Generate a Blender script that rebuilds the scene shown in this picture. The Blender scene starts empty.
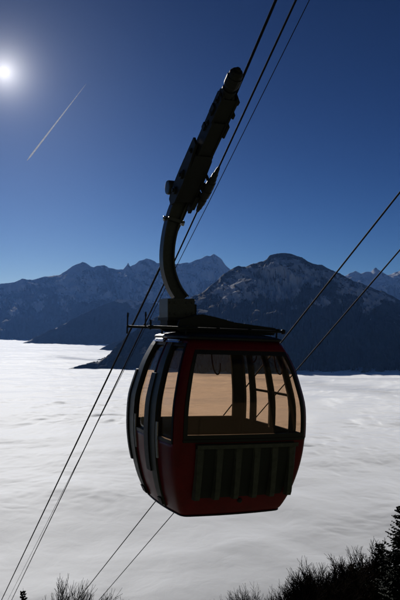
import bpy, bmesh, math, random
import numpy as np
from mathutils import Vector, Matrix

random.seed(7)
PI = math.pi
scene = bpy.context.scene
COL = scene.collection

# ------------------------------------------------------------------ camera
F = 709.0                       # focal length in pixels of a 400x600 frame
PITCH = math.radians(2.0)
FWD = Vector((0, math.cos(PITCH), math.sin(PITCH)))
UPV = Vector((0, -math.sin(PITCH), math.cos(PITCH)))
RGT = Vector((1, 0, 0))
cam_d = bpy.data.cameras.new('camera')
cam_d.sensor_fit = 'VERTICAL'
cam_d.sensor_height = 36
cam_d.lens = F / 600 * 36
cam_d.clip_start = 0.05
cam_d.clip_end = 300000
cam = bpy.data.objects.new('camera', cam_d)
COL.objects.link(cam)
cam.rotation_euler = (PI / 2 + PITCH, 0, 0)
scene.camera = cam


def ray(px, py):
    return FWD + RGT * ((px - 200) / F) + UPV * ((300 - py) / F)


def P(px, py, d):
    return ray(px, py) * d


# ------------------------------------------------------------------ light
SUN_EL, SUN_AZ = 18.4, -14.6    # azimuth from +Y, negative to the left
sd = Vector((math.sin(math.radians(SUN_AZ)) * math.cos(math.radians(SUN_EL)),
             math.cos(math.radians(SUN_AZ)) * math.cos(math.radians(SUN_EL)),
             math.sin(math.radians(SUN_EL))))
world = bpy.data.worlds.new('World')
scene.world = world
world.use_nodes = True
wn = world.node_tree
wn.nodes.clear()
wo = wn.nodes.new('ShaderNodeOutputWorld')
bg = wn.nodes.new('ShaderNodeBackground')
sky = wn.nodes.new('ShaderNodeTexSky')
sky.sky_type = 'NISHITA'
sky.sun_disc = False
sky.sun_elevation = math.radians(SUN_EL)
sky.sun_rotation = math.radians(SUN_AZ)
sky.altitude = 2500
sky.air_density = 1.0
sky.dust_density = 1.0
sky.ozone_density = 4.0
bg.inputs['Strength'].default_value = 0.05
# steeper, deeper-blue high-altitude winter sky: contrast curve about a fixed pivot brightness
PIVOT = 16.0
dv = wn.nodes.new('ShaderNodeVectorMath')
dv.operation = 'SCALE'
dv.inputs['Scale'].default_value = 1 / PIVOT
gm = wn.nodes.new('ShaderNodeGamma')
gm.inputs['Gamma'].default_value = 2.0
ml_ = wn.nodes.new('ShaderNodeVectorMath')
ml_.operation = 'SCALE'
ml_.inputs['Scale'].default_value = PIVOT
wn.links.new(sky.outputs[0], dv.inputs[0])
wn.links.new(dv.outputs[0], gm.inputs['Color'])
wn.links.new(gm.outputs[0], ml_.inputs[0])
# circumsolar brightening of the sky
SUN_DIR = ray(4, 72).normalized()
geo_ = wn.nodes.new('ShaderNodeNewGeometry')
dt = wn.nodes.new('ShaderNodeVectorMath')
dt.operation = 'DOT_PRODUCT'
dt.inputs[1].default_value = -SUN_DIR
wn.links.new(geo_.outputs['Incoming'], dt.inputs[0])


def wmath(op, a, b=0.0):
    n_ = wn.nodes.new('ShaderNodeMath')
    n_.operation = op
    for i_, v_ in enumerate((a, b)):
        if hasattr(v_, 'links'):
            wn.links.new(v_, n_.inputs[i_])
        else:
            n_.inputs[i_].default_value = v_
    return n_.outputs[0]


ang_ = wmath('ARCCOSINE', wmath('MINIMUM', dt.outputs['Value'], 1.0))
aur = wmath('ADD', wmath('MULTIPLY', wmath('EXPONENT', wmath('MULTIPLY', ang_, -60.0)), 26.0),
            wmath('MULTIPLY', wmath('EXPONENT', wmath('MULTIPLY', ang_, -16.0)), 2.1))
av = wn.nodes.new('ShaderNodeVectorMath')
av.operation = 'SCALE'
av.inputs[0].default_value = (1.0, 0.97, 0.95)
wn.links.new(aur, av.inputs['Scale'])
sm = wn.nodes.new('ShaderNodeVectorMath')
sm.operation = 'ADD'
wn.links.new(ml_.outputs[0], sm.inputs[0])
wn.links.new(av.outputs[0], sm.inputs[1])
wn.links.new(sm.outputs[0], bg.inputs[0])
wn.links.new(bg.outputs[0], wo.inputs[0])
sl = bpy.data.lights.new('sunlight', 'SUN')
sl.energy = 5.0
sl.angle = math.radians(0.5)
sl.color = (1.0, 0.95, 0.88)
so = bpy.data.objects.new('sunlight', sl)
COL.objects.link(so)
so.rotation_euler = sd.to_track_quat('Z', 'Y').to_euler()
vs = scene.view_settings
vs.view_transform = 'Standard'
vs.look = 'None'
vs.exposure = 0.0
vs.gamma = 1.0
vs.use_curve_mapping = False


# ------------------------------------------------------------------ materials
def mat(name, col, rough=0.6, metal=0.0, spec=0.5, noise=0.0, nscale=8.0, bump=0.0, coat=0.0):
    m = bpy.data.materials.new(name)
    m.use_nodes = True
    nt = m.node_tree
    b = nt.nodes['Principled BSDF']
    b.inputs['Roughness'].default_value = rough
    b.inputs['Metallic'].default_value = metal
    b.inputs['Specular IOR Level'].default_value = spec
    b.inputs['Coat Weight'].default_value = coat
    b.inputs['Base Color'].default_value = (*col, 1)
    if noise or bump:
        tc = nt.nodes.new('ShaderNodeTexCoord')
        nz = nt.nodes.new('ShaderNodeTexNoise')
        nz.inputs['Scale'].default_value = nscale
        nz.inputs['Detail'].default_value = 6
        nz.inputs['Roughness'].default_value = 0.65
        nt.links.new(tc.outputs['Object'], nz.inputs['Vector'])
        if noise:
            mr = nt.nodes.new('ShaderNodeMapRange')
            mr.inputs['From Min'].default_value = 0.3
            mr.inputs['From Max'].default_value = 0.7
            mr.inputs['To Min'].default_value = 1 - noise
            mr.inputs['To Max'].default_value = 1 + noise
            mx = nt.nodes.new('ShaderNodeVectorMath')
            mx.operation = 'SCALE'
            mx.inputs[0].default_value = col
            nt.links.new(nz.outputs[0], mr.inputs['Value'])
            nt.links.new(mr.outputs[0], mx.inputs['Scale'])
            nt.links.new(mx.outputs[0], b.inputs['Base Color'])
            mr2 = nt.nodes.new('ShaderNodeMapRange')
            mr2.inputs['To Min'].default_value = max(0.05, rough - 0.15)
            mr2.inputs['To Max'].default_value = min(1, rough + 0.15)
            nt.links.new(nz.outputs[0], mr2.inputs['Value'])
            nt.links.new(mr2.outputs[0], b.inputs['Roughness'])
        if bump:
            bp = nt.nodes.new('ShaderNodeBump')
            bp.inputs['Strength'].default_value = bump
            bp.inputs['Distance'].default_value = 0.01
            nt.links.new(nz.outputs[0], bp.inputs['Height'])
            nt.links.new(bp.outputs[0], b.inputs['Normal'])
    return m


M_RED = mat('red_paint', (0.19, 0.005, 0.010), 0.38, 0, 0.3, 0.25, 4, 0.03, 0.0)
M_BLACK = mat('black_rubber', (0.012, 0.012, 0.013), 0.55, noise=0.3, nscale=20)
M_FRAME = mat('black_frame', (0.015, 0.015, 0.014), 0.45, noise=0.25, nscale=15)
M_OLIVE = mat('olive_post_paint', (0.05, 0.05, 0.036), 0.5, noise=0.25, nscale=9)
M_RACK = mat('weathered_aluminium', (0.085, 0.087, 0.07), 0.5, 0.2, noise=0.3, nscale=14, bump=0.1)
M_RACKB = mat('dark_panel', (0.014, 0.015, 0.012), 0.6, noise=0.3, nscale=9)
M_TRIM = mat('bright_aluminium', (0.6, 0.6, 0.6), 0.22, 1.0, noise=0.15, nscale=25)
M_REFLECT = mat('pale_reflection_tone', (0.62, 0.62, 0.66), 0.45, 0.1, noise=0.2, nscale=25)
M_STEEL = mat('grey_painted_steel', (0.07, 0.072, 0.075), 0.42, 0.3, noise=0.3, nscale=18, bump=0.15)
M_DSTEEL = mat('greasy_dark_steel', (0.016, 0.016, 0.017), 0.62, 0.0, noise=0.35, nscale=22, bump=0.25)
M_ROOF = mat('dark_roof', (0.022, 0.022, 0.024), 0.55, noise=0.3, nscale=7)
M_ROPE = mat('steel_rope', (0.022, 0.022, 0.024), 0.85, 0.0, 0.15)
M_INT = mat('dark_interior', (0.02, 0.017, 0.015), 0.7, noise=0.2, nscale=6)
M_HOOK = mat('red_brown_hook', (0.09, 0.03, 0.02), 0.5)
M_LAMP = mat('red_marker', (0.5, 0.03, 0.02), 0.25, 0.0, 0.6)


def rope_bump(m, scale):
    nt = m.node_tree
    b = nt.nodes['Principled BSDF']
    tc = nt.nodes.new('ShaderNodeTexCoord')
    w = nt.nodes.new('ShaderNodeTexWave')
    w.inputs['Scale'].default_value = scale
    bp = nt.nodes.new('ShaderNodeBump')
    bp.inputs['Strength'].default_value = 0.5
    bp.inputs['Distance'].default_value = 0.004
    nt.links.new(tc.outputs['Object'], w.inputs['Vector'])
    nt.links.new(w.outputs['Fac'], bp.inputs['Height'])
    nt.links.new(bp.outputs[0], b.inputs['Normal'])


rope_bump(M_ROPE, 6)


def glass_mat():
    m = bpy.data.materials.new('bronze_tinted_glass')
    m.use_nodes = True
    nt = m.node_tree
    nt.nodes.clear()
    o = nt.nodes.new('ShaderNodeOutputMaterial')
    t = nt.nodes.new('ShaderNodeBsdfTransparent')
    g = nt.nodes.new('ShaderNodeBsdfGlossy')
    g.inputs['Roughness'].default_value = 0.0
    mx = nt.nodes.new('ShaderNodeMixShader')
    lw = nt.nodes.new('ShaderNodeLayerWeight')
    lw.inputs['Blend'].default_value = 0.5
    pw_ = nt.nodes.new('ShaderNodeMath')
    pw_.operation = 'POWER'
    pw_.inputs[1].default_value = 4.5
    ml = nt.nodes.new('ShaderNodeMath')
    ml.operation = 'MULTIPLY_ADD'
    ml.inputs[1].default_value = 0.45
    ml.inputs[2].default_value = 0.02
    nt.links.new(lw.outputs['Facing'], pw_.inputs[0])
    # streaky dust makes the tint uneven
    tc = nt.nodes.new('ShaderNodeTexCoord')
    nz = nt.nodes.new('ShaderNodeTexNoise')
    nz.inputs['Scale'].default_value = 0.9
    nz.inputs['Detail'].default_value = 1
    cr = nt.nodes.new('ShaderNodeMixRGB')
    cr.inputs[1].default_value = (0.868, 0.768, 0.672, 1)
    cr.inputs[2].default_value = (0.895, 0.805, 0.715, 1)
    nt.links.new(tc.outputs['Object'], nz.inputs['Vector'])
    nt.links.new(nz.outputs[0], cr.inputs[0])
    nt.links.new(cr.outputs[0], t.inputs['Color'])
    nt.links.new(pw_.outputs[0], ml.inputs[0])
    nt.links.new(ml.outputs[0], mx.inputs[0])
    nt.links.new(t.outputs[0], mx.inputs[1])
    nt.links.new(g.outputs[0], mx.inputs[2])
    dust = nt.nodes.new('ShaderNodeBsdfTranslucent')
    dust.inputs['Color'].default_value = (0.62, 0.55, 0.46, 1)
    mx2 = nt.nodes.new('ShaderNodeMixShader')
    mx2.inputs[0].default_value = 0.005
    nt.links.new(mx.outputs[0], mx2.inputs[1])
    nt.links.new(dust.outputs[0], mx2.inputs[2])
    nt.links.new(mx2.outputs[0], o.inputs['Surface'])
    return m


M_GLASS = glass_mat()


# ------------------------------------------------------------------ mesh helpers
def tag(o, label=None, cat=None, group=None, kind=None):
    if label:
        o['label'] = label
    if cat:
        o['category'] = cat
    if group:
        o['group'] = group
    if kind:
        o['kind'] = kind
    return o


def link(name, me, m, parent=None, smooth=False):
    o = bpy.data.objects.new(name, me)
    COL.objects.link(o)
    if m:
        me.materials.append(m)
    if smooth:
        me.polygons.foreach_set('use_smooth', [True] * len(me.polygons))
    if parent:
        o.parent = parent
    return o


def obj(name, bm, m, parent=None, smooth=False, bevel=0.0):
    if bevel:
        es = [e for e in bm.edges if len(e.link_faces) == 2 and e.calc_face_angle(0) > 0.6]
        bmesh.ops.bevel(bm, geom=es, offset=bevel, segments=2, affect='EDGES', clamp_overlap=True)
    me = bpy.data.meshes.new(name)
    bmesh.ops.recalc_face_normals(bm, faces=bm.faces)
    bm.to_mesh(me)
    bm.free()
    return link(name, me, m, parent, smooth)


def empty(name, loc=(0, 0, 0)):
    o = bpy.data.objects.new(name, None)
    o.empty_display_size = 0.2
    COL.objects.link(o)
    o.location = loc
    return o


def npmesh(name, V, Fq, m, parent=None, smooth=True):
    me = bpy.data.meshes.new(name)
    V = np.asarray(V, dtype=np.float32)
    Fq = np.asarray(Fq, dtype=np.int32)
    n, k = Fq.shape
    me.vertices.add(len(V))
    me.vertices.foreach_set('co', V.ravel())
    me.loops.add(n * k)
    me.loops.foreach_set('vertex_index', Fq.ravel())
    me.polygons.add(n)
    me.polygons.foreach_set('loop_start', np.arange(0, n * k, k, dtype=np.int32))
    me.update(calc_edges=True)
    me.validate()
    return link(name, me, m, parent, smooth)


def frame_box(bm, o, ax, ay, az, x0, x1, y0, y1, z0, z1):
    """box in a local frame o + ax*x + ay*y + az*z"""
    vs_ = [bm.verts.new(o + ax * x + ay * y + az * z)
           for x in (x0, x1) for y in (y0, y1) for z in (z0, z1)]
    for f in ((0, 1, 3, 2), (4, 6, 7, 5), (0, 4, 5, 1), (2, 3, 7, 6), (0, 2, 6, 4), (1, 5, 7, 3)):
        bm.faces.new([vs_[i] for i in f])


def frame_prism(bm, o, ax, ay, az, poly, z0, z1):
    a = [bm.verts.new(o + ax * x + ay * y + az * z0) for x, y in poly]
    b = [bm.verts.new(o + ax * x + ay * y + az * z1) for x, y in poly]
    n = len(poly)
    bm.faces.new(a)
    bm.faces.new(b[::-1])
    for i in range(n):
        bm.faces.new((a[i], a[(i + 1) % n], b[(i + 1) % n], b[i]))


def tube(bm, pts, rad, n=8, caps=True):
    """rad a number or a list"""
    pts = [Vector(p) for p in pts]
    if not isinstance(rad, (list, tuple)):
        rad = [rad] * len(pts)
    rings = []
    ref = None
    for i, p in enumerate(pts):
        a = pts[max(0, i - 1)]
        b = pts[min(len(pts) - 1, i + 1)]
        t = (b - a).normalized()
        if ref is None:
            ref = t.orthogonal().normalized()
        ref = (ref - t * ref.dot(t)).normalized()
        bi = t.cross(ref)
        rings.append([bm.verts.new(p + (ref * math.cos(2 * PI * k / n) + bi * math.sin(2 * PI * k / n)) * rad[i])
                      for k in range(n)])
    for r0, r1 in zip(rings, rings[1:]):
        for k in range(n):
            bm.faces.new((r0[k], r0[(k + 1) % n], r1[(k + 1) % n], r1[k]))
    if caps:
        bm.faces.new(rings[0][::-1])
        bm.faces.new(rings[-1])


def lathe(bm, o, axis, prof, n=20):
    """prof: list of (distance along axis, radius)"""
    axis = axis.normalized()
    e1 = axis.orthogonal().normalized()
    e2 = axis.cross(e1)
    rings = []
    for d, r in prof:
        rings.append([bm.verts.new(o + axis * d + (e1 * math.cos(2 * PI * k / n) + e2 * math.sin(2 * PI * k / n)) * r)
                      for k in range(n)])
    for r0, r1 in zip(rings, rings[1:]):
        for k in range(n):
            bm.faces.new((r0[k], r0[(k + 1) % n], r1[(k + 1) % n], r1[k]))
    bm.faces.new(rings[0][::-1])
    bm.faces.new(rings[-1])


def sweep_rect(bm, pts, across, w0, w1, d0, d1):
    """rectangular bar along a planar path; `across` is the plane normal; w0/w1 lists of in-plane
    offsets left/right, d0/d1 offsets along the plane normal"""
    pts = [Vector(p) for p in pts]
    rings = []
    for i, p in enumerate(pts):
        a = pts[max(0, i - 1)]
        b = pts[min(len(pts) - 1, i + 1)]
        t = (b - a).normalized()
        side = across.cross(t).normalized()
        u0 = w0[i] if isinstance(w0, list) else w0
        u1 = w1[i] if isinstance(w1, list) else w1
        rings.append([bm.verts.new(p + side * u0 + across * d0), bm.verts.new(p + side * u1 + across * d0),
                      bm.verts.new(p + side * u1 + across * d1), bm.verts.new(p + side * u0 + across * d1)])
    for r0, r1 in zip(rings, rings[1:]):
        for k in range(4):
            bm.faces.new((r0[k], r0[(k + 1) % 4], r1[(k + 1) % 4], r1[k]))
    bm.faces.new(rings[0][::-1])
    bm.faces.new(rings[-1])


def smooth_path(pts, n=6):
    pts = [Vector(p) for p in pts]
    out = []
    for i in range(len(pts) - 1):
        p0 = pts[max(i - 1, 0)]
        p1, p2 = pts[i], pts[i + 1]
        p3 = pts[min(i + 2, len(pts) - 1)]
        for k in range(n):
            t = k / n
            out.append(0.5 * ((2 * p1) + (p2 - p0) * t + (2 * p0 - 5 * p1 + 4 * p2 - p3) * t * t
                              + (3 * p1 - p0 - 3 * p2 + p3) * t ** 3))
    out.append(pts[-1])
    return out


# ------------------------------------------------------------------ numpy noise
def _perm(seed):
    r = np.random.RandomState(seed)
    p = r.permutation(256)
    return np.concatenate([p, p, p])


def pnoise(x, y, seed=0):
    p = _perm(seed)
    xi = np.floor(x).astype(int)
    yi = np.floor(y).astype(int)
    xf = x - xi
    yf = y - yi
    xi &= 255
    yi &= 255
    u = xf ** 3 * (xf * (xf * 6 - 15) + 10)
    v = yf ** 3 * (yf * (yf * 6 - 15) + 10)

    def g(h, a, b):
        ang = h * (2 * PI / 256)
        return np.cos(ang) * a + np.sin(ang) * b
    n00 = g(p[p[xi] + yi], xf, yf)
    n10 = g(p[p[xi + 1] + yi], xf - 1, yf)
    n01 = g(p[p[xi] + yi + 1], xf, yf - 1)
    n11 = g(p[p[xi + 1] + yi + 1], xf - 1, yf - 1)
    return (n00 * (1 - u) + n10 * u) * (1 - v) + (n01 * (1 - u) + n11 * u) * v


def fbm(x, y, octv=5, gain=0.5, seed=0):
    a, s, f = 1.0, 0.0, 1.0
    for k in range(octv):
        s = s + a * pnoise(x * f, y * f, seed + k)
        a *= gain
        f *= 2.03
    return s


def ridged(x, y, octv=5, gain=0.55, seed=0):
    a, s, f = 1.0, 0.0, 1.0
    w = 1.0
    for k in range(octv):
        n = 1 - np.abs(pnoise(x * f, y * f, seed + k)) * 1.8
        n = np.clip(n, 0, 1) ** 2
        s = s + a * n * w
        w = np.clip(n * 1.4, 0, 1)
        a *= gain
        f *= 2.1
    return s


def grid_faces(nr, nc):
    i = np.arange(nr - 1)[:, None] * nc + np.arange(nc - 1)[None, :]
    return np.stack([i, i + 1, i + nc + 1, i + nc], axis=-1).reshape(-1, 4)


# ------------------------------------------------------------------ cloud sea
FOG_Z = -400.0


def fog_mat():
    m = bpy.data.materials.new('cloud_top')
    m.use_nodes = True
    nt = m.node_tree
    nt.nodes.clear()
    o = nt.nodes.new('ShaderNodeOutputMaterial')
    geo = nt.nodes.new('ShaderNodeNewGeometry')
    mp = nt.nodes.new('ShaderNodeMapping')
    mp.inputs['Scale'].default_value = (0.020, 0.014, 0.02)
    mp.inputs['Rotation'].default_value = (0, 0, math.radians(12))
    nz = nt.nodes.new('ShaderNodeTexNoise')
    nz.inputs['Scale'].default_value = 1.0
    nz.inputs['Detail'].default_value = 4
    nz.inputs['Roughness'].default_value = 0.55
    nz.inputs['Distortion'].default_value = 0.6
    bp = nt.nodes.new('ShaderNodeBump')
    bp.inputs['Strength'].default_value = 0.12
    bp.inputs['Distance'].default_value = 9.0
    nt.links.new(geo.outputs['Position'], mp.inputs['Vector'])
    nt.links.new(mp.outputs[0], nz.inputs['Vector'])
    nt.links.new(nz.outputs[0], bp.inputs['Height'])
    # cloud tops seen against the light: a weak diffuse body, a grazing-angle veil and a broad forward lobe
    d = nt.nodes.new('ShaderNodeBsdfDiffuse')
    d.inputs['Color'].default_value = (0.345, 0.36, 0.385, 1)
    h = nt.nodes.new('ShaderNodeBsdfSheen')
    h.inputs['Color'].default_value = (0.95, 0.975, 1.0, 1)
    h.inputs['Roughness'].default_value = 0.32
    g = nt.nodes.new('ShaderNodeBsdfGlossy')
    g.inputs['Color'].default_value = (0.072, 0.075, 0.08, 1)
    g.inputs['Roughness'].default_value = 0.7
    a1 = nt.nodes.new('ShaderNodeAddShader')
    a2 = nt.nodes.new('ShaderNodeAddShader')
    for q in (d, h, g):
        nt.links.new(bp.outputs[0], q.inputs['Normal'])
    nt.links.new(d.outputs[0], a1.inputs[0])
    nt.links.new(h.outputs[0], a1.inputs[1])
    nt.links.new(a1.outputs[0], a2.inputs[0])
    nt.links.new(g.outputs[0], a2.inputs[1])
    nt.links.new(a2.outputs[0], o.inputs['Surface'])
    return m


def build_fog():
    nc = 1000
    s = np.concatenate([np.linspace(1.15, 0.42, 60)[:-1], np.linspace(0.42, 0.03, 820), np.geomspace(0.03, 0.0095, 201)[1:]])
    nr = len(s)
    dist = -FOG_Z / s
    az = np.radians(np.linspace(-38, 38, nc))
    D, A = np.meshgrid(dist, az, indexing='ij')
    X = D * np.sin(A)
    Y = D * np.cos(A)
    ca, sa = math.cos(0.25), math.sin(0.25)
    xr, yr = X * ca + Y * sa, -X * sa + Y * ca
    wx = fbm(xr / 500, yr / 600, 3, 0.5, 11) * 75
    wy = fbm(xr / 600, yr / 500, 3, 0.5, 17) * 75
    far = np.clip(D / 2600, 0.75, 1.7)

    def puff(lx, ly, octv, seed, soft, gain=0.5):
        # rounded heads with narrow creases between them
        return np.sqrt(fbm((xr + wx) / lx, (yr + wy) / ly, octv, gain, seed) ** 2 + soft)
    h = 15 * fbm((xr + wx) / 1100, (yr + wy) / 620, 3, 0.45, 3)
    big = np.clip(0.5 + 1.1 * fbm(xr / 900, yr / 800, 2, 0.5, 71), 0.15, 1.2)
    h += 11 * puff(330, 420, 2, 23, 0.010) * far
    h += 8 * puff(140, 170, 3, 31, 0.006) * big * far
    h += 2.0 * puff(55, 66, 2, 37, 0.010) * big
    h += 45 * fbm(xr / 5000, yr / 2600, 2, 0.5, 41) * np.clip(D / 4000 - 0.4, 0, 1)
    Z = FOG_Z + h - 6
    o = npmesh('cloud_sea', np.stack([X, Y, Z], -1).reshape(-1, 3), grid_faces(nr, nc), fog_mat())
    tag(o, 'bright white sea of fog filling the valley below the mountains', 'clouds', kind='stuff')


build_fog()


# ------------------------------------------------------------------ mountains
def mountain_mat(name, rock, forest_top):
    m = bpy.data.materials.new(name)
    m.use_nodes = True
    nt = m.node_tree
    b = nt.nodes['Principled BSDF']
    b.inputs['Roughness'].default_value = 0.95
    b.inputs['Specular IOR Level'].default_value = 0.1
    L = nt.links.new
    geo = nt.nodes.new('ShaderNodeNewGeometry')
    sep = nt.nodes.new('ShaderNodeSeparateXYZ')
    L(geo.outputs['Position'], sep.inputs[0])
    sepn = nt.nodes.new('ShaderNodeSeparateXYZ')
    L(geo.outputs['Normal'], sepn.inputs[0])

    def noise(scale, detail=6, rough=0.65, zs=1.6):
        mp = nt.nodes.new('ShaderNodeMapping')
        mp.inputs['Scale'].default_value = (scale, scale * 0.5, scale * zs)
        n = nt.nodes.new('ShaderNodeTexNoise')
        n.inputs['Scale'].default_value = 1
        n.inputs['Detail'].default_value = detail
        n.inputs['Roughness'].default_value = rough
        L(geo.outputs['Position'], mp.inputs['Vector'])
        L(mp.outputs[0], n.inputs['Vector'])
        return n.outputs[0]

    def math_(op, a, b_=None, c=None):
        n = nt.nodes.new('ShaderNodeMath')
        n.operation = op
        for i, v in enumerate((a, b_, c)):
            if v is None:
                continue
            if hasattr(v, 'links'):
                L(v, n.inputs[i])
            else:
                n.inputs[i].default_value = v
        return n.outputs[0]

    def rng(v, a, c, lo=0.0, hi=1.0):
        n = nt.nodes.new('ShaderNodeMapRange')
        n.interpolation_type = 'SMOOTHSTEP'
        n.inputs['From Min'].default_value = a
        n.inputs['From Max'].default_value = c
        n.inputs['To Min'].default_value = lo
        n.inputs['To Max'].default_value = hi
        L(v, n.inputs['Value'])
        return n.outputs[0]

    n1 = noise(0.0016, 8, 0.7)
    n2 = noise(0.007, 6, 0.65)
    n4 = noise(0.012, 5, 0.7)
    at = nt.nodes.new('ShaderNodeAttribute')
    at.attribute_name = 'snow'
    snow = math_('MULTIPLY', rng(math_('ADD', at.outputs['Fac'], math_('MULTIPLY', math_('SUBTRACT', n4, 0.5), 0.7)), 0.40, 0.68), 0.70)
    forest = rng(math_('ADD', sep.outputs['Z'], math_('MULTIPLY', math_('SUBTRACT', n1, 0.5), 600)),
                 forest_top + 120, forest_top - 120)
    c1 = nt.nodes.new('ShaderNodeMixRGB')
    c1.inputs[1].default_value = (rock[0] * 0.6, rock[1] * 0.6, rock[2] * 0.6, 1)
    c1.inputs[2].default_value = (rock[0] * 1.4, rock[1] * 1.4, rock[2] * 1.4, 1)
    L(n2, c1.inputs[0])
    c2 = nt.nodes.new('ShaderNodeMixRGB')
    c2.inputs[2].default_value = (0.022, 0.028, 0.02, 1)
    L(forest, c2.inputs[0])
    L(c1.outputs[0], c2.inputs[1])
    c3 = nt.nodes.new('ShaderNodeMixRGB')
    c3.inputs[2].default_value = (0.78, 0.80, 0.84, 1)
    L(snow, c3.inputs[0])
    L(c2.outputs[0], c3.inputs[1])
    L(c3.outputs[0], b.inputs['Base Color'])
    bp = nt.nodes.new('ShaderNodeBump')
    bp.inputs['Strength'].default_value = 0.5
    bp.inputs['Distance'].default_value = 40
    L(n2, bp.inputs['Height'])
    L(bp.outputs[0], b.inputs['Normal'])
    return m


def ridge_mesh(name, sky_pts, dist_pts, foot_pts, ncol, nrow, m, rough, seed, spur=700.0, back=2500.0, pw=1.2,
               jag=0.0, snow_cfg=(0, 300, 0.2), snow_opt=()):
    xs = np.array([p[0] for p in sky_pts], float)
    ys = np.array([p[1] for p in sky_pts], float)
    px = np.linspace(xs[0], xs[-1], ncol)
    py = np.interp(px, xs, ys)
    dd = np.interp(px, [p[0] for p in dist_pts], [p[1] for p in dist_pts])
    df = np.interp(px, [p[0] for p in foot_pts], [p[1] for p in foot_pts])
    rx = (px - 200) / F
    ry = math.cos(PITCH) - (300 - py) / F * math.sin(PITCH)
    rz = math.sin(PITCH) + (300 - py) / F * math.cos(PITCH)
    Hz = rz / ry * dd
    ang = rx / math.cos(PITCH)
    if jag:
        Hz = Hz + jag * (fbm(px * 0.16, px * 0 + 3.3, 4, 0.5, seed + 90))
    nb = nrow // 4
    t = np.concatenate([np.linspace(0, 1, nrow) ** 1.15, -np.linspace(0, 1, nb + 1)[1:]])
    t = np.sort(t)
    T, AN = np.meshgrid(t, ang, indexing='ij')
    DD = np.broadcast_to(dd, T.shape)
    DF = np.broadcast_to(df, T.shape)
    ker = np.exp(-0.5 * (np.arange(-60, 61) / 22.0) ** 2)
    Hs = np.convolve(np.pad(Hz, 60, mode='edge'), ker / ker.sum(), mode='valid')
    mm = np.clip(np.abs(T) * 7, 0, 1)
    HH = Hz[None, :] * (1 - mm) + np.minimum(Hs, Hz + 60)[None, :] * mm
    Y = np.where(T >= 0, DD + (DF - DD) * T, DD - T * back)
    X = AN * Y
    base = FOG_Z - 90
    tt = np.clip(np.abs(T), 0, 1)
    fall = np.where(T >= 0, (1 - tt) ** pw, 1 - 0.8 * tt)
    # spurs run downhill: noise stretched along the fall line
    q = AN * DD
    wv = fbm(q / spur * 0.7, Y / spur * 0.6, 3, 0.5, seed + 50) * 0.5
    sp = ridged(q / spur + wv, Y / spur * 0.35 + wv, 5, 0.5, seed)
    sp2 = ridged(X / spur * 2.2, Y / spur * 2.0, 5, 0.55, seed + 20)
    env = np.where(T >= 0, np.clip(tt * 9, 0, 1) * np.clip((1 - tt) * 1.6, 0, 1), np.clip(tt * 4, 0, 1))
    nz2 = np.clip(fbm(q / (spur * 0.4), Y / (spur * 0.4), 5, 0.6, seed + 33) + 0.3, 0, 1)
    rs = rough * np.clip((HH - base) / 700, 0.08, 1)
    Z = base + (HH - base) * fall + env * rs * (0.75 * (sp - 0.75) + 0.4 * (sp2 - 0.75))
    cap = np.where(T < 0, HH - tt * 100, HH - tt * np.minimum((0.42 + 0.5 * nz2) * (DD - DF), (0.95 + 0.5 * nz2) * (HH - base)))
    kk = 5.0
    xx = (cap - Z) / kk
    Z = np.where(tt > 0, cap - kk * np.where(xx > 25, xx, np.log1p(np.exp(np.minimum(xx, 25)))), Z)
    Z = np.where(tt > 0, Z + kk * math.log(2) * np.exp(-tt * 6), Z)
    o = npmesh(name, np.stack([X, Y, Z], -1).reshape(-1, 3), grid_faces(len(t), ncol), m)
    # snow lies in gullies running down the fall line and on tilted ledges, inside broad patches
    zlo, zhi, cover = snow_cfg
    w2 = 0.7 * fbm(q / (spur * 0.22), Z / (spur * 0.22), 4, 0.55, seed + 6)
    w3 = 0.7 * fbm(q / (spur * 0.22) + 31, Z / (spur * 0.22) + 17, 4, 0.55, seed + 5)
    gul = ridged((q + Z * 0.8) / (spur * 0.2) + w2, (Z - q * 0.15) / (spur * 0.34) + w3, 4, 0.6, seed + 7)
    led = ridged(q / (spur * 0.5) + w2, (Z + q * 0.28) / (spur * 0.13) + w3, 4, 0.6, seed + 8)
    pat = fbm(q / (spur * 0.8) + 5.1, Z / (spur * 0.4), 3, 0.5, seed + 9)
    pat2 = fbm(q / (spur * 0.22), Z / (spur * 0.2), 3, 0.5, seed + 10)
    alt = np.clip((Z + (zhi - zlo) * 1.1 * fbm(q / (spur * 0.5) + 9, Z / (spur * 0.5), 4, 0.55, seed + 12) - zlo) / (zhi - zlo), 0, 1)
    sn = 1.25 * np.maximum(gul * 0.66, led * 0.58) * (0.5 + cover + 0.9 * pat + 0.35 * pat2) * alt
    if 'crest_bare' in snow_opt:
        sn = sn * np.clip(0.25 + tt * 9, 0, 1)
    at = o.data.attributes.new('snow', 'FLOAT', 'POINT')
    at.data.foreach_set('value', np.clip(sn, 0, 1).astype(np.float32).ravel())
    return o


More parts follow.
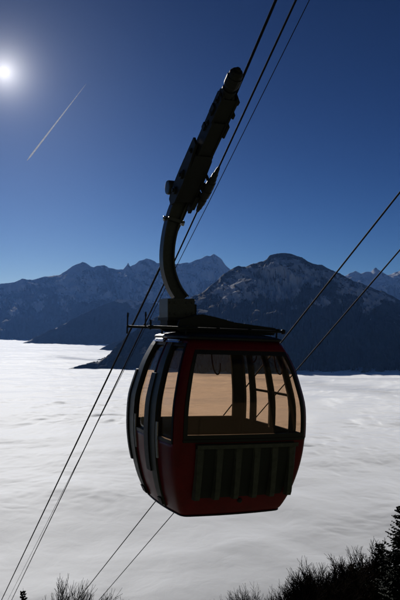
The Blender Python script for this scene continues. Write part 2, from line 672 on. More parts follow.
far_sky = [(-140, 300), (-100, 288), (-60, 292), (-30, 280), (0, 284), (10, 283), (22, 279), (32, 280), (40, 277.5), (50, 276), (58, 275),
           (66, 271), (72, 266), (76, 264.5), (82, 262), (87, 264), (93, 267.5), (98, 265.5), (104, 265), (110, 268),
           (117, 270), (123, 269.5), (126, 266), (128, 262), (130, 266.5), (134, 264.5), (139, 261), (146, 258.5),
           (152, 260), (157, 263), (165, 263), (175, 264.5), (184, 262.5), (190, 263), (196, 260), (202, 258), (207, 255),
           (210, 256.5), (214, 253.5), (218, 256), (222, 259.5), (226, 266), (231, 270), (250, 275), (280, 280), (320, 280), (338, 279),
           (347, 275), (351, 272.5), (356, 271), (361, 274), (366, 272), (371, 271.5), (376, 267.5), (381, 271),
           (388, 275.5), (394, 273), (401, 271), (420, 266), (445, 275), (480, 270), (540, 290)]
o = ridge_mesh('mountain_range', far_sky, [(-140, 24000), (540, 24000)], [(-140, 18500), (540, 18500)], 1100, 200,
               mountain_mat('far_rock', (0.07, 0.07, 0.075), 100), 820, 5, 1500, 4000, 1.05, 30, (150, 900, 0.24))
tag(o, 'far jagged hazy blue mountain range with pale snow', 'mountains', kind='structure')

mid_sky = [(4, 352), (14, 347), (27, 342), (45, 333), (60, 326), (75, 318), (90, 311), (105, 304), (118, 299), (130, 300),
           (150, 303), (180, 300), (230, 310), (300, 330)]
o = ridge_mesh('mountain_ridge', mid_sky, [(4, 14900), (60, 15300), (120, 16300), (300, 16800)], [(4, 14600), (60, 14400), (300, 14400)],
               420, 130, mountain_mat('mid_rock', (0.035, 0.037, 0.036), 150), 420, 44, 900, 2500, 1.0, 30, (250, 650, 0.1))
tag(o, 'dark blue middle ridge sloping down left into the fog', 'mountain', kind='structure')

near_sky = [(68, 371), (77, 366), (85, 364), (97, 363), (104, 359), (111, 352), (118, 344), (127, 336), (140, 327), (155, 318), (170, 309), (190, 298), (204, 291),
            (215, 282), (224, 274), (231, 269), (238, 266), (246, 267), (254, 263), (263, 261.5), (267, 258.5), (270, 255), (276, 253.5),
            (283, 252.5), (290, 253.5), (296, 255.5), (302, 257), (308, 261), (316, 264.5), (322, 265), (330, 269), (338, 272),
            (346, 276.5), (354, 281), (362, 283), (372, 288), (385, 292), (400, 300), (430, 308), (470, 320), (540, 345)]
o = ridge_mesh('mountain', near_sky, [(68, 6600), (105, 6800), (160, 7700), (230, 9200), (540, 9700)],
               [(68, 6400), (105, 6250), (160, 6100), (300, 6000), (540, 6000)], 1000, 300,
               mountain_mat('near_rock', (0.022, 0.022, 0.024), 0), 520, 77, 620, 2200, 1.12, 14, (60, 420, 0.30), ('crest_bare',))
tag(o, 'big dark mountain with streaky snow rising right of the cabin', 'mountain', kind='structure')


head_sky = [(94, 354), (98, 351), (102, 348), (107, 345.5), (115, 342), (135, 337), (165, 330), (220, 325)]
o = ridge_mesh('headland', head_sky, [(94, 11400), (220, 11800)], [(94, 11000), (220, 10900)], 160, 60,
               mountain_mat('head_rock', (0.03, 0.032, 0.03), 300), 120, 91, 500, 900, 1.0, 5, (900, 2000, 0.0))
tag(o, 'small dark wooded headland poking out of the fog left of the cabin roof', 'hill', kind='structure')

# ------------------------------------------------------------------ hillside under and behind the camera
DH = Vector((-0.39, 0.92, 0))   # horizontal fall line, same as the ropes
SLOPE = math.tan(math.radians(31))


def ground_z(x, y):
    s = x * DH.x + y * DH.y
    return -3.4 - SLOPE * s if s > -4 else -3.4 + 4 * SLOPE + (-4 - s) * 0.72


def build_hill():
    n = 150
    uu = np.sign(np.linspace(-1, 1, n)) * np.abs(np.linspace(-1, 1, n)) ** 2.2 * 900
    S, Q = np.meshgrid(uu, uu, indexing='ij')
    X = S * DH.x + Q * DH.y
    Y = S * DH.y - Q * DH.x
    Z = np.where(S > -4, -3.4 - SLOPE * S, -3.4 + 4 * SLOPE + (-4 - S) * 0.72)  # unseen rise behind the camera, shaped to block sky light from the cabin
    amp = np.clip(np.hypot(X, Y) / 60, 0.05, 1)
    Z = Z + amp * 2.2 * fbm(X / 45, Y / 45, 4, 0.5, 61)
    o = npmesh('hillside', np.stack([X, Y, Z], -1).reshape(-1, 3), grid_faces(n, n),
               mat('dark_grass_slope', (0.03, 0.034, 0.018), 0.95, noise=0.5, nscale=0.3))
    tag(o, 'steep dark hillside falling away under the ropes', 'hillside', kind='structure')


build_hill()

# ------------------------------------------------------------------ ropes
VP = (-99.0, 823.0)
RDIR = -ray(*VP).normalized()          # up the rope, towards and over the camera


def rope(name, pts, r, label, cat, group, n=8):
    bm = bmesh.new()
    tube(bm, pts, r, n)
    o = obj(name, bm, M_ROPE, None, True)
    tag(o, label, cat, group)
    return o


ROPE_D = 9.3
Q0 = P(191, 200, ROPE_D)
up_dir = (P(276, 0, 7.05) - P(244, 75, 7.86)).normalized()
top_pt = P(243.5, 76, 7.86)
low_dir = ray(-105, 823).normalized()
low_pt = P(173.3, 240, 9.3 * 290 / 272)
rope('track_rope', [low_pt + low_dir * 640, low_pt + low_dir * 60, low_pt, Q0, top_pt, top_pt + up_dir * 4,
                    top_pt + up_dir * 70], 0.0155,
     'thick steel track rope carrying the red cabin by its carriage', 'rope', 'steel ropes of the near cableway')
GR0, GR1 = P(197, 212, 9.3), P(219, 167, 8.55)
hu = P(296, 0, 6.75)
rope('haul_rope', [GR1 + (GR1 - hu).normalized() * -70, GR1, GR0, P(163, 286, 10.35), P(163, 286, 10.35) + ray(-96, 823).normalized() * 640],
     0.011, 'haul rope clamped in the lumpy dark socket beside the cabin carriage', 'rope', 'steel ropes of the near cableway')
th = P(210, 200, 9.4)
rope('signal_cable', [th + low_dir * 640, th, th - ray(-100, 823).normalized() * 70], 0.0048,
     'thinnest cable, running just right of the haul rope and carriage', 'cable', 'steel ropes of the near cableway', 6)
r1 = P(390, 205, 9.6)
rope('track_rope', [r1 + RDIR * -640, r1, r1 + RDIR * 70], 0.0125,
     'bare rope crossing the right sky, upper of the two behind the cabin', 'rope', 'steel ropes of the far cableway')
r2 = P(400, 250, 9.9)
rope('haul_rope', [r2 + ray(-93, 823).normalized() * 640, r2, r2 + RDIR * 70], 0.0105,
     'bare rope crossing the right mountainside, lower of the two behind the cabin', 'rope', 'steel ropes of the far cableway')

# ------------------------------------------------------------------ cable car
PSI = math.radians(23.0)
TAU = math.radians(2.2)
U = Vector((math.cos(PSI) * math.cos(TAU), math.sin(PSI) * math.cos(TAU), -math.sin(TAU)))
V = Vector((-math.sin(PSI), math.cos(PSI), 0))
W = U.cross(V)
CEN = Vector((0.215, 9.47, -0.20))                # top centre of the body
BASE = CEN - W * 2.08
car = empty('cable_car')
MW = Matrix((U, V, W)).transposed().to_4x4()
MW.translation = BASE
car.matrix_world = MW
MI = MW.inverted()
MI3 = MI.to_3x3()
tag(car, 'dark red cable car cabin with bronze windows hanging from a curved arm', 'cable car')


def lc(p):
    return MI @ p


PROF = [(-0.05, 0.655), (0.0, 0.695), (0.04, 0.715), (0.16, 0.765), (0.30, 0.81), (0.55, 0.866), (0.80, 0.897), (1.05, 0.905), (1.30, 0.893),
        (1.55, 0.842), (1.75, 0.79), (1.92, 0.725), (2.02, 0.68), (2.08, 0.64)]
_pz = [Vector((a, b, 0)) for a, b in PROF]
_ps = smooth_path(_pz, 8)
_za = np.array([p.x for p in _ps])
_ha = np.array([p.y for p in _ps])


def half(z):
    return float(np.interp(z, _za, _ha))


AC = 0.86
BULGE = 0.035


def surf(face, a, z, off=0.0):
    h = half(z)
    rc = 0.10
    s = 1 if a >= 0 else -1
    aa = abs(a)
    if aa <= AC:
        x = a / AC * (h - rc)
        y = h + BULGE * (1 - (aa / AC) ** 2) + off
    else:
        th_ = (aa - AC) / (1 - AC) * PI / 4
        x = s * (h - rc + (rc + off) * math.sin(th_))
        y = h - rc + (rc + off) * math.cos(th_)
    if face == 0:
        return Vector((x, -y, z))
    if face == 1:
        return Vector((y, x, z))
    if face == 2:
        return Vector((-x, y, z))
    return Vector((-y, -x, z))


def spread(lo, hi, step):
    n = max(1, int(math.ceil((hi - lo) / step - 1e-6)))
    return [lo + (hi - lo) * i / n for i in range(n)]


def breaks(vals, step):
    out = []
    for a, b in zip(vals, vals[1:]):
        out += spread(a, b, step)
    return out + [vals[-1]]


ZS, ZT = 0.92, 1.945                   # window sill and head
SIDE_Z0, SIDE_Z1 = 0.90, 1.93
WINDOWS = {
    0: [(-0.83, 0.92, ZS, ZT)],
    1: [(-0.93, -0.57, SIDE_Z0, SIDE_Z1), (-0.48, 0.05, SIDE_Z0, SIDE_Z1), (0.13, 0.62, SIDE_Z0, SIDE_Z1),
        (0.69, 0.94, SIDE_Z0, SIDE_Z1)],
    2: [(-0.79, 0.88, ZS, ZT)],
    3: [(0.42, 0.93, 0.86, 2.02), (-0.51, 0.04, 0.86, 2.02)],
}


def shell_patch(bm, face, a0, a1, z0, z1, o0, o1, sa=0.1, sz=0.09):
    """curved slab between two offsets"""
    A = breaks([a0, a1] if not (a0 < AC < a1) else [a0, AC, a1], sa)
    Z = breaks([z0, z1], sz)
    g = {}
    for k, off in enumerate((o0, o1)):
        for i, a in enumerate(A):
            for j, z in enumerate(Z):
                g[k, i, j] = bm.verts.new(surf(face, a, z, off))
    na, nz_ = len(A), len(Z)
    for k in (0, 1):
        for i in range(na - 1):
            for j in range(nz_ - 1):
                bm.faces.new((g[k, i, j], g[k, i + 1, j], g[k, i + 1, j + 1], g[k, i, j + 1]))
    for i in range(na - 1):
        for j in (0, nz_ - 1):
            bm.faces.new((g[0, i, j], g[0, i + 1, j], g[1, i + 1, j], g[1, i, j]))
    for j in range(nz_ - 1):
        for i in (0, na - 1):
            bm.faces.new((g[0, i, j], g[0, i, j + 1], g[1, i, j + 1], g[1, i, j]))


def build_shell():
    bm = bmesh.new()
    cache = {}

    def vtx(face, a, z, off):
        p = surf(face, a, z, off)
        k = (round(p.x, 4), round(p.y, 4), round(p.z, 4))
        if k not in cache:
            cache[k] = bm.verts.new(p)
        return cache[k]
    zs = sorted({-0.05, 2.08, ZS, ZT, SIDE_Z0, SIDE_Z1, 0.86, 2.02} | {round(p[0], 3) for p in PROF})
    Z = breaks(zs, 0.07)
    bound = set()
    for face, wins in WINDOWS.items():
        av = sorted({-1.0, 1.0, -AC, AC, -0.93, 0.93, -0.965, 0.965} | {w[0] for w in wins} | {w[1] for w in wins})
        A = breaks(av, 0.12)
        for i in range(len(A) - 1):
            for j in range(len(Z) - 1):
                am, zm = (A[i] + A[i + 1]) / 2, (Z[j] + Z[j + 1]) / 2
                if any(w[0] < am < w[1] and w[2] < zm < w[3] for w in wins):
                    continue
                outer = [vtx(face, A[i], Z[j], 0), vtx(face, A[i + 1], Z[j], 0), vtx(face, A[i + 1], Z[j + 1], 0),
                         vtx(face, A[i], Z[j + 1], 0)]
                try:
                    bm.faces.new(outer)
                except ValueError:
                    pass
    # floor
    ring = []
    for face in (0, 1, 2, 3):
        for a in breaks([-1, -0.965, -0.93, -AC, AC, 0.93, 0.965], 0.12):
            v_ = vtx(face, a, -0.05, 0)
            if v_ not in ring:
                ring.append(v_)
    bm.faces.new(ring)
    bmesh.ops.recalc_face_normals(bm, faces=bm.faces)
    me = bpy.data.meshes.new('cabin_body')
    bm.to_mesh(me)
    bm.free()
    o = link('cabin_body', me, M_RED, car, True)
    md = o.modifiers.new('wall', 'SOLIDIFY')
    md.thickness = 0.045
    md.offset = -1
    md.material_offset = 1
    md.material_offset_rim = 1
    me.materials.append(M_INT)
    return o


body = build_shell()


def window(face, a0, a1, z0, z1, fw=0.05, fz=0.035):
    bm = bmesh.new()
    shell_patch(bm, face, a0, a1, z0, z1, -0.026, -0.02)
    w = obj('window', bm, M_GLASS, car, True)
    bm = bmesh.new()
    shell_patch(bm, face, a0 - 0.012, a0 + fw, z0 - 0.012, z1 + 0.012, -0.034, 0.009)
    shell_patch(bm, face, a1 - fw, a1 + 0.012, z0 - 0.012, z1 + 0.012, -0.034, 0.009)
    shell_patch(bm, face, a0 + fw, a1 - fw, z0 - 0.012, z0 + fz, -0.034, 0.007)
    shell_patch(bm, face, a0 + fw, a1 - fw, z1 - fz, z1 + 0.012, -0.034, 0.007)
    obj('window_frame', bm, M_FRAME, w)
    return w


for face, wins in WINDOWS.items():
    for (a0, a1, z0, z1) in wins:
        if face in (0, 2):
            w = window(face, a0, a1, z0, z1, 0.04 if face == 0 else 0.03, 0.04)
        else:
            w = window(face, a0, a1, z0, z1, 0.03, 0.03)
        if face == 1 and a0 < 0.6 and a0 > -0.6:
            bm = bmesh.new()
            shell_patch(bm, face, a0 + 0.03, a1 - 0.03, 1.365, 1.395, -0.038, 0.004)
            obj('window_divider', bm, M_FRAME, w)

# roof: low dome with an eave lip
bm = bmesh.new()
rings = []
for z, f, dz in ((2.08, 0.012, 0.0), (2.095, 0.028, 0), (2.115, 0.02, 0), (2.135, -0.03, 0), (2.16, -0.15, 0), (2.18, -0.33, 0), (2.19, -0.52, 0)):
    ring = []
    for face in range(4):
        for a in breaks([-1, -0.965, -0.93, -AC, 0, AC, 0.93, 0.965], 0.15):
            p = surf(face, a, 2.08, 0)
            k = (0.64 + f) / 0.64
            ring.append(bm.verts.new(Vector((p.x * k, p.y * k, z))))
    rings.append(ring)
for r0, r1 in zip(rings, rings[1:]):
    n = len(r0)
    for i in range(n):
        bm.faces.new((r0[i], r0[(i + 1) % n], r1[(i + 1) % n], r1[i]))
bm.faces.new(rings[-1])
bm.faces.new(rings[0][::-1])
roof = obj('roof', bm, M_ROOF, car, True)

# bright door tracks under the left eave
for (a0, a1) in ((-0.60, 0.02), (0.22, 0.74)):
    bm = bmesh.new()
    pts = [surf(3, a, 2.062, 0.045) for a in np.linspace(a0, a1, 8)]
    tube(bm, pts, 0.014, 10)
    obj('door_track', bm, M_TRIM, car, True)
    bm = bmesh.new()
    shell_patch(bm, 3, a0 - 0.03, a1 + 0.03, 2.035, 2.052, 0.004, 0.06)
    obj('door_track', bm, M_TRIM, car)

# door posts on both long sides: a full-height olive post and a proud black rubber guide beside it
for (g0_, g1_, p1_) in ((0.045, 0.21, 0.415), (-0.985, -0.80, -0.515)):
    bm = bmesh.new()
    shell_patch(bm, 3, g1_ + 0.004, p1_, 0.0, 2.05, 0.003, 0.028, 0.1, 0.07)
    dp = obj('door_post', bm, M_OLIVE, car, False)
    bm = bmesh.new()
    shell_patch(bm, 3, g0_, g1_, 0.42, 1.64, 0.003, 0.045, 0.1, 0.07)
    obj('rubber_guide', bm, M_BLACK, dp)
    bm = bmesh.new()
    shell_patch(bm, 3, p1_ + 0.004, p1_ + 0.05, 0.62, 1.06, 0.003, 0.02, 0.1, 0.07)  # pale strip stands in for bright fog reflected in the red paint
    obj('reflection_strip', bm, M_REFLECT, dp)
    bm = bmesh.new()
    shell_patch(bm, 3, g1_ + 0.02, p1_ - 0.02, 0.02, 0.10, 0.0285, 0.045, 0.1, 0.07)
    obj('rubber_stop', bm, M_BLACK, dp)
for (a0, a1) in ((-0.44, -0.07), (0.62, 0.69)):
    bm = bmesh.new()
    shell_patch(bm, 1, max(a0, -0.40) if a0 < 0 else a0, a1, 0.10, 0.86, 0.003, 0.03, 0.1, 0.07)
    obj('door_post', bm, M_OLIVE, car)

# black band under the front window
bm = bmesh.new()
shell_patch(bm, 0, -0.85, 0.94, 0.875, 0.905, 0.002, 0.02)
obj('sill_band', bm, M_FRAME, car)

# ski rack on the front
RA0, RA1 = -0.68, 0.74
bm = bmesh.new()
shell_patch(bm, 0, RA0, RA1, 0.20, 0.86, 0.003, 0.018)
rack = obj('ski_rack', bm, M_RACKB, car)
bm = bmesh.new()
shell_patch(bm, 0, RA0, RA1 + 0.04, 0.805, 0.85, 0.05, 0.075)
for a in np.linspace(RA0 + 0.04, RA1 - 0.04, 5):
    shell_patch(bm, 0, a - 0.015, a + 0.015, 0.81, 0.84, 0.018, 0.05)
obj('rack_bar', bm, M_RACK, rack)
XH = 0.88 - 0.10
for i in range(6):
    xc = (RA0 + 0.055 + (RA1 - RA0 - 0.055) * i / 5.0) / AC * XH
    yo = -(half(0.82) + 0.028)
    bm = bmesh.new()
    # folded channel standing plumb: face, two flanges, slightly narrower at the foot
    secs = []
    for z, kx, dy in ((0.19, 0.80, 0.0), (0.24, 0.86, -0.012), (0.50, 0.94, -0.014), (0.78, 1.0, -0.012), (0.80, 1.0, 0.0)):
        yb = -(half(z) + BULGE * (1 - min(1, abs(xc) / XH) ** 2)) - 0.018
        yv = yo + (0.45 * (half(0.82) - half(z)))
        yf = min(yv + dy - BULGE * (1 - min(1, abs(xc) / XH) ** 2), yb - 0.02)
        secs.append([bm.verts.new(Vector((xc - 0.062 * kx, yb, z))), bm.verts.new(Vector((xc - 0.05 * kx, yf, z))),
                     bm.verts.new(Vector((xc + 0.022 * kx, yf - 0.004, z))), bm.verts.new(Vector((xc + 0.05 * kx, yb, z)))])
    for c0, c1 in zip(secs, secs[1:]):
        for k in range(4):
            bm.faces.new((c0[k], c0[(k + 1) % 4], c1[(k + 1) % 4], c1[k]))
    bm.faces.new(secs[0])
    bm.faces.new(secs[-1])
    obj('ski_slot', bm, M_RACK, rack, bevel=0.004)

# bottom bolt / tow eye below rack and floor rim
bm = bmesh.new()
lathe(bm, surf(0, 0.03, 0.145, 0.0), Vector((0, -1, 0)), [(-0.01, 0.03), (0.02, 0.03), (0.028, 0.015)], 10)
obj('bolt', bm, M_BLACK, car, True)
bm = bmesh.new()
for face in range(4):
    pts = [surf(face, a, -0.038, 0.006) for a in breaks([-1, -0.965, -0.93, -AC, AC, 0.93, 0.965, 1], 0.2)]
    tube(bm, pts, 0.012, 6)
obj('floor_rim', bm, M_BLACK, car, True)

# benches inside and hand hooks
for y0, y1 in ((-0.80, -0.45), (0.45, 0.80)):
    bm = bmesh.new()
    ex, ey, ez = Vector((1, 0, 0)), Vector((0, 1, 0)), Vector((0, 0, 1))
    frame_box(bm, Vector(), ex, ey, ez, -0.66, 0.66, y0 + (0.06 if y0 < 0 else 0), y1 - (0 if y0 < 0 else 0.06), 0.42, 0.50)
    frame_box(bm, Vector(), ex, ey, ez, -0.6, 0.6, -0.6 if y0 < 0 else 0.52, -0.52 if y0 < 0 else 0.6, 0.06, 0.417)
    obj('bench', bm, M_INT, car, bevel=0.01)
for (px, d) in ((211.5, 8.75), (252, 9.35), (274, 9.0)):
    bm = bmesh.new()
    base_y = 349
    sc_ = d / F
    q = [(0, 0), (0.5, 10), (2, 19), (4.5, 24.5), (7, 25), (8.6, 21), (8.8, 14)]
    if px == 252:
        q = [(0, 0), (-0.5, 4), (-1, 8), (0, 12), (2, 13), (4, 10), (4.5, 7)]
    pts = smooth_path([lc(P(px + a, base_y + b, d)) for a, b in q], 5)
    tube(bm, pts, 0.0095, 8)
    obj('hand_hook', bm, M_HOOK, car, True)
bm = bmesh.new()
tube(bm, [Vector((-0.6, -0.55, 1.955)), Vector((0.6, -0.55, 1.955))], 0.012, 8)
tube(bm, [Vector((-0.6, -0.55, 1.955)), Vector((-0.6, -0.55, 2.09))], 0.01, 8)
tube(bm, [Vector((0.6, -0.55, 1.955)), Vector((0.6, -0.55, 2.09))], 0.01, 8)
obj('ceiling_rail', bm, M_HOOK, car, True)

# ---- roof gear (cabin frame)
ex, ey, ez = Vector((1, 0, 0)), Vector((0, 1, 0)), Vector((0, 0, 1))
bm = bmesh.new()
for y in (-0.46, 0.42):
    tube(bm, [Vector((-1.12, y, 2.215)), Vector((0.74, y, 2.215))], 0.017, 8)
for x in (-0.62, -0.2, 0.25, 0.66):
    tube(bm, [Vector((x, -0.52, 2.237)), Vector((x, 0.48, 2.237))], 0.014, 8)
    for y in (-0.46, 0.42):
        tube(bm, [Vector((x, y, 2.10)), Vector((x, y, 2.215))], 0.012, 6)
lathe(bm, Vector((0.74, -0.46, 2.215)), ex, [(-0.01, 0.02), (0.0, 0.032), (0.035, 0.032), (0.04, 0.02)], 12)
obj('roof_rack', bm, M_DSTEEL, car, True)
for (x, y, z0, z1) in ((-1.11, 0.42, 2.12, 2.40), (-1.09, -0.46, 2.18, 2.30), (-0.86, 0.42, 2.2, 2.42)):
    bm = bmesh.new()
    lathe(bm, Vector((x, y, z0)), ez, [(0, 0.012), (z1 - z0 - 0.06, 0.009), (z1 - z0 - 0.055, 0.014), (z1 - z0, 0.013)], 8)
    obj('roof_prong', bm, M_DSTEEL, car, True)

# sloping bracket from the hanger foot across the roof
bm = bmesh.new()
poly = [(-0.70, 2.205), (-0.66, 2.32), (-0.36, 2.40), (-0.18, 2.375), (0.10, 2.315), (0.70, 2.262), (0.74, 2.235), (0.68, 2.165), (-0.2, 2.165), (-0.62, 2.165)]
for y0, y1 in ((-0.34, -0.30), (0.30, 0.34)):
    frame_prism(bm, Vector(), ex, ez, ey, poly, y0, y1)
poly2 = [(-0.64, 2.325), (-0.36, 2.402), (-0.18, 2.377), (0.10, 2.317), (0.72, 2.264), (0.72, 2.252), (0.10, 2.30), (-0.18, 2.36), (-0.36, 2.385), (-0.64, 2.31)]
frame_prism(bm, Vector(), ex, ez, ey, poly2, -0.298, 0.298)
obj('hanger_bracket', bm, M_DSTEEL, car)

# ---- hanger arm (world frame -> local)
HD = 9.3
NV = V.copy()                                       # the arm bends in the plane across the ropes
foot_o = lc(P(177.5, 309, HD))
hx = (MI3 @ Vector((U.x, U.y, 0)).normalized())
hz = (MI3 @ Vector((0, 0, 1)))
hy = (MI3 @ NV)
k = HD / F
bm = bmesh.new()
frame_box(bm, foot_o, hx, hy, hz, -15.0 * k, 13.5 * k, -0.16, 0.16, -8.5 * k, 10.0 * k)
foot = obj('hanger_foot', bm, M_STEEL, car, bevel=0.008)
bm = bmesh.new()
frame_box(bm, foot_o, hx, hy, hz, 13.5 * k + 0.002, 17.5 * k, -0.10, 0.10, -8 * k, 4.5 * k)
frame_box(bm, foot_o, hx, hy, hz, -15.5 * k, 12 * k, -0.19, 0.19, -11.5 * k, -8.5 * k - 0.002)
frame_box(bm, foot_o, hx, hy, hz, -14.5 * k, -2 * k, -0.13, 0.13, -17 * k, -11.5 * k - 0.002)
obj('foot_plate', bm, M_DSTEEL, foot, bevel=0.005)
for xx in (-12, -7, 5, 11):
    for zz in (-5, 6):
        bm = bmesh.new()
        lathe(bm, foot_o + hx * (xx * k) + hz * (zz * k) - hy * 0.158, -hy, [(0, 0.017), (0.016, 0.017), (0.018, 0.01)], 6)
        obj('foot_bolt', bm, M_STEEL, foot)

arm_px = [(188, 184), (182.5, 196), (176, 211), (171.3, 226), (168.2, 241), (167.0, 256), (168.0, 270), (171.8, 283), (177.0, 293), (182.5, 300)]
arm = smooth_path([lc(P(x, y, HD)) for x, y in arm_px], 5)
n = len(arm)
wd = [(8.0 - 1.7 * min(1, i / (n * 0.45))) * k for i in range(n)]
bm = bmesh.new()
sweep_rect(bm, arm, hy, [-w for w in wd], [-w + 0.02 for w in wd], -0.07, 0.07)
sweep_rect(bm, arm, hy, [w - 0.02 for w in wd], [w for w in wd], -0.07, 0.07)
sweep_rect(bm, arm, hy, [-w + 0.019 for w in wd], [w - 0.019 for w in wd], -0.018, 0.018)
arm_o = obj('hanger_arm', bm, M_STEEL, car, bevel=0.003)
# clamp on the arm, with shiny bolts added to catch a sun glint
bm = bmesh.new()
co = lc(P(173.5, 221, HD))
tdir = (lc(P(171.5, 231, HD)) - lc(P(176.5, 213, HD))).normalized()
sdir = hy.cross(tdir).normalized()
frame_box(bm, co, sdir, tdir, hy, -0.115, 0.11, -0.02, 0.02, -0.09, 0.09)
for s_ in (-0.1, 0.1):
    lathe(bm, co + sdir * s_ - hy * 0.1, -hy, [(0, 0.018), (0.02, 0.018)], 6)
frame_box(bm, co, sdir, tdir, hy, 0.105, 0.14, 0.0, 0.018, -0.03, 0.03)
clamp = obj('arm_clamp', bm, M_STEEL, arm_o, bevel=0.006)
for s_, h_ in ((-0.135, 0.0), (0.128, 0.0)):
    bm = bmesh.new()
    lathe(bm, co + sdir * s_ - tdir * 0.03, tdir, [(0, 0.012), (0.006, 0.022), (0.05, 0.022), (0.056, 0.012)], 12)
    obj('glint_bolt', bm, M_TRIM, arm_o, True)
bm = bmesh.new()
c2 = lc(P(164.2, 236, HD))
frame_box(bm, c2, sdir, tdir, hy, -0.03, 0.02, -0.05, 0.05, -0.03, 0.03)
obj('arm_stop', bm, M_DSTEEL, arm_o, bevel=0.006)

# ---- carriage on the rope
rr = (MI3 @ RDIR).normalized()
ss = (MI3 @ Vector((-math.cos(PSI), -math.sin(PSI), 0)))
ss = (ss - rr * ss.dot(rr)).normalized()              # sideways, to the left of the ropes
nn = ss.cross(rr).normalized()
if nn.z < 0:
    nn = -nn
q0 = lc(Q0)
carriage = empty('carriage')
carriage.parent = car


def cbox(bm, t0, t1, s0, s1, n0, n1):
    frame_box(bm, q0, rr, ss, nn, t0, t1, s0, s1, n0, n1)


def cprism(bm, poly, s0, s1):
    """poly in (t, n)"""
    frame_prism(bm, q0, rr, nn, ss, poly, s0, s1)


# side plates, stepped like a chain of bogies; the rope runs near their right-hand edge
def plate(poly, s0, s1, name='side_plate', bolts=()):
    bm = bmesh.new()
    cprism(bm, poly, s0, s1)
    for (tt, nv) in bolts:
        lathe(bm, q0 + rr * tt + nn * nv + ss * s1, ss, [(0, 0.032), (0.014, 0.032), (0.016, 0.016), (0.026, 0.016)], 12)
    return obj(name, bm, M_DSTEEL, carriage)


for (t0, t1, sl_, sr_, hn, hp) in ((0.55, 1.43, 0.24, 0.045, -0.12, 0.07), (1.36, 1.76, 0.245, 0.03, -0.10, 0.06),
                                   (1.62, 1.80, 0.235, 0.09, -0.085, 0.055)):
    c = 0.03
    poly = [(t0, hn + c), (t0 + c, hn), (t1 - c, hn), (t1, hn + c), (t1, hp - c), (t1 - c, hp), (t0 + c, hp), (t0, hp - c)]
    plate(poly, sl_ - 0.025, sl_, bolts=((t0 + 0.12, -0.02), (t1 - 0.10, -0.02)))
    plate(poly, sr_, sr_ + 0.025)
    bm = bmesh.new()
    cbox(bm, t0 + 0.02, t1 - 0.02, sr_ + 0.027, sl_ - 0.027, hn + 0.01, hn + 0.045)
    obj('bottom_plate', bm, M_DSTEEL, carriage)
    bm = bmesh.new()
    cbox(bm, t0 + 0.03, t1 - 0.03, sr_ + 0.027, sl_ - 0.027, hp - 0.03, hp - 0.008)
    obj('top_plate', bm, M_DSTEEL, carriage)
for tt in (0.30, 0.55, 0.85, 1.10, 1.36, 1.60):
    bm = bmesh.new()
    lathe(bm, q0 + rr * tt + nn * 0.085 - ss * 0.025, ss, [(0, 0.072), (0.012, 0.078), (0.02, 0.066), (0.03, 0.066), (0.038, 0.078), (0.05, 0.072)], 20)
    obj('roller', bm, M_DSTEEL, carriage, True)
# lower main beam that holds the pivot
beam = [(-0.02, -0.09), (0.10, -0.16), (0.45, -0.16), (0.80, -0.11), (1.02, -0.06), (1.02, 0.06), (0.5, 0.07), (0.1, 0.06), (-0.02, 0.01)]
plate(beam, 0.27, 0.30, 'main_beam', ((0.88, -0.02), (0.55, -0.06)))
plate([(0.18, -0.13), (0.45, -0.14), (0.80, -0.10), (0.90, 0.04), (0.2, 0.05)], 0.015, 0.04, 'main_beam')
bm = bmesh.new()
cbox(bm, 0.08, 0.90, 0.042, 0.268, -0.125, -0.09)
obj('beam_web', bm, M_DSTEEL, carriage)
bm = bmesh.new()
cbox(bm, 0.12, 0.96, 0.042, 0.268, 0.015, 0.04)
obj('beam_web', bm, M_DSTEEL, carriage)
bm = bmesh.new()
cbox(bm, -0.02, 0.22, -0.02, 0.04, -0.16, -0.02)
cbox(bm, -0.12, -0.018, -0.012, 0.03, -0.13, -0.05)
obj('rope_guide', bm, M_DSTEEL, carriage, bevel=0.006)
# rounded nose at the upper end: a fat roller housing with a collar
bm = bmesh.new()
lathe(bm, q0 + rr * 1.74 + ss * 0.16 - nn * 0.012, rr, [(0, 0.072), (0.03, 0.082), (0.09, 0.082), (0.092, 0.066), (0.135, 0.066), (0.137, 0.084), (0.16, 0.09), (0.26, 0.09),
                                             (0.262, 0.082), (0.31, 0.078), (0.34, 0.058), (0.345, 0.03), (0.37, 0.028), (0.372, 0.01)], 14)
obj('nose', bm, M_DSTEEL, carriage)
for (t0_, t1_, s0_, s1_, n0_, n1_) in ((1.68, 1.73, 0.01, 0.06, -0.09, 0.02), (1.50, 1.56, 0.005, 0.028, -0.115, -0.03), (1.46, 1.58, 0.247, 0.265, -0.05, 0.03),
                                       (1.22, 1.40, 0.018, 0.043, -0.135, -0.02), (1.20, 1.28, 0.242, 0.262, -0.02, 0.05),
                                       (0.34, 0.44, -0.03, 0.012, -0.17, -0.10)):
    bm = bmesh.new()
    cbox(bm, t0_, t1_, s0_, s1_, n0_, n1_)
    obj('scraper', bm, M_DSTEEL, carriage, bevel=0.006)
for tt, sv in ((0.5, 0.31), (0.22, 0.31)):
    bm = bmesh.new()
    lathe(bm, q0 + rr * tt - nn * 0.06 + ss * (sv - 0.012), ss, [(0, 0.05), (0.03, 0.05), (0.033, 0.025), (0.05, 0.025)], 14)
    obj('axle_cap', bm, M_DSTEEL, carriage)
# horizontal pivot with its big round end cap
piv = lc(P(189, 189, HD))
bm = bmesh.new()
lathe(bm, piv, ss, [(0, 0.06), (0.06, 0.06), (0.062, 0.092), (0.29, 0.094), (0.305, 0.088), (0.308, 0.07), (0.309, 0.02)], 28)
obj('pivot_cap', bm, M_STEEL, carriage, False)

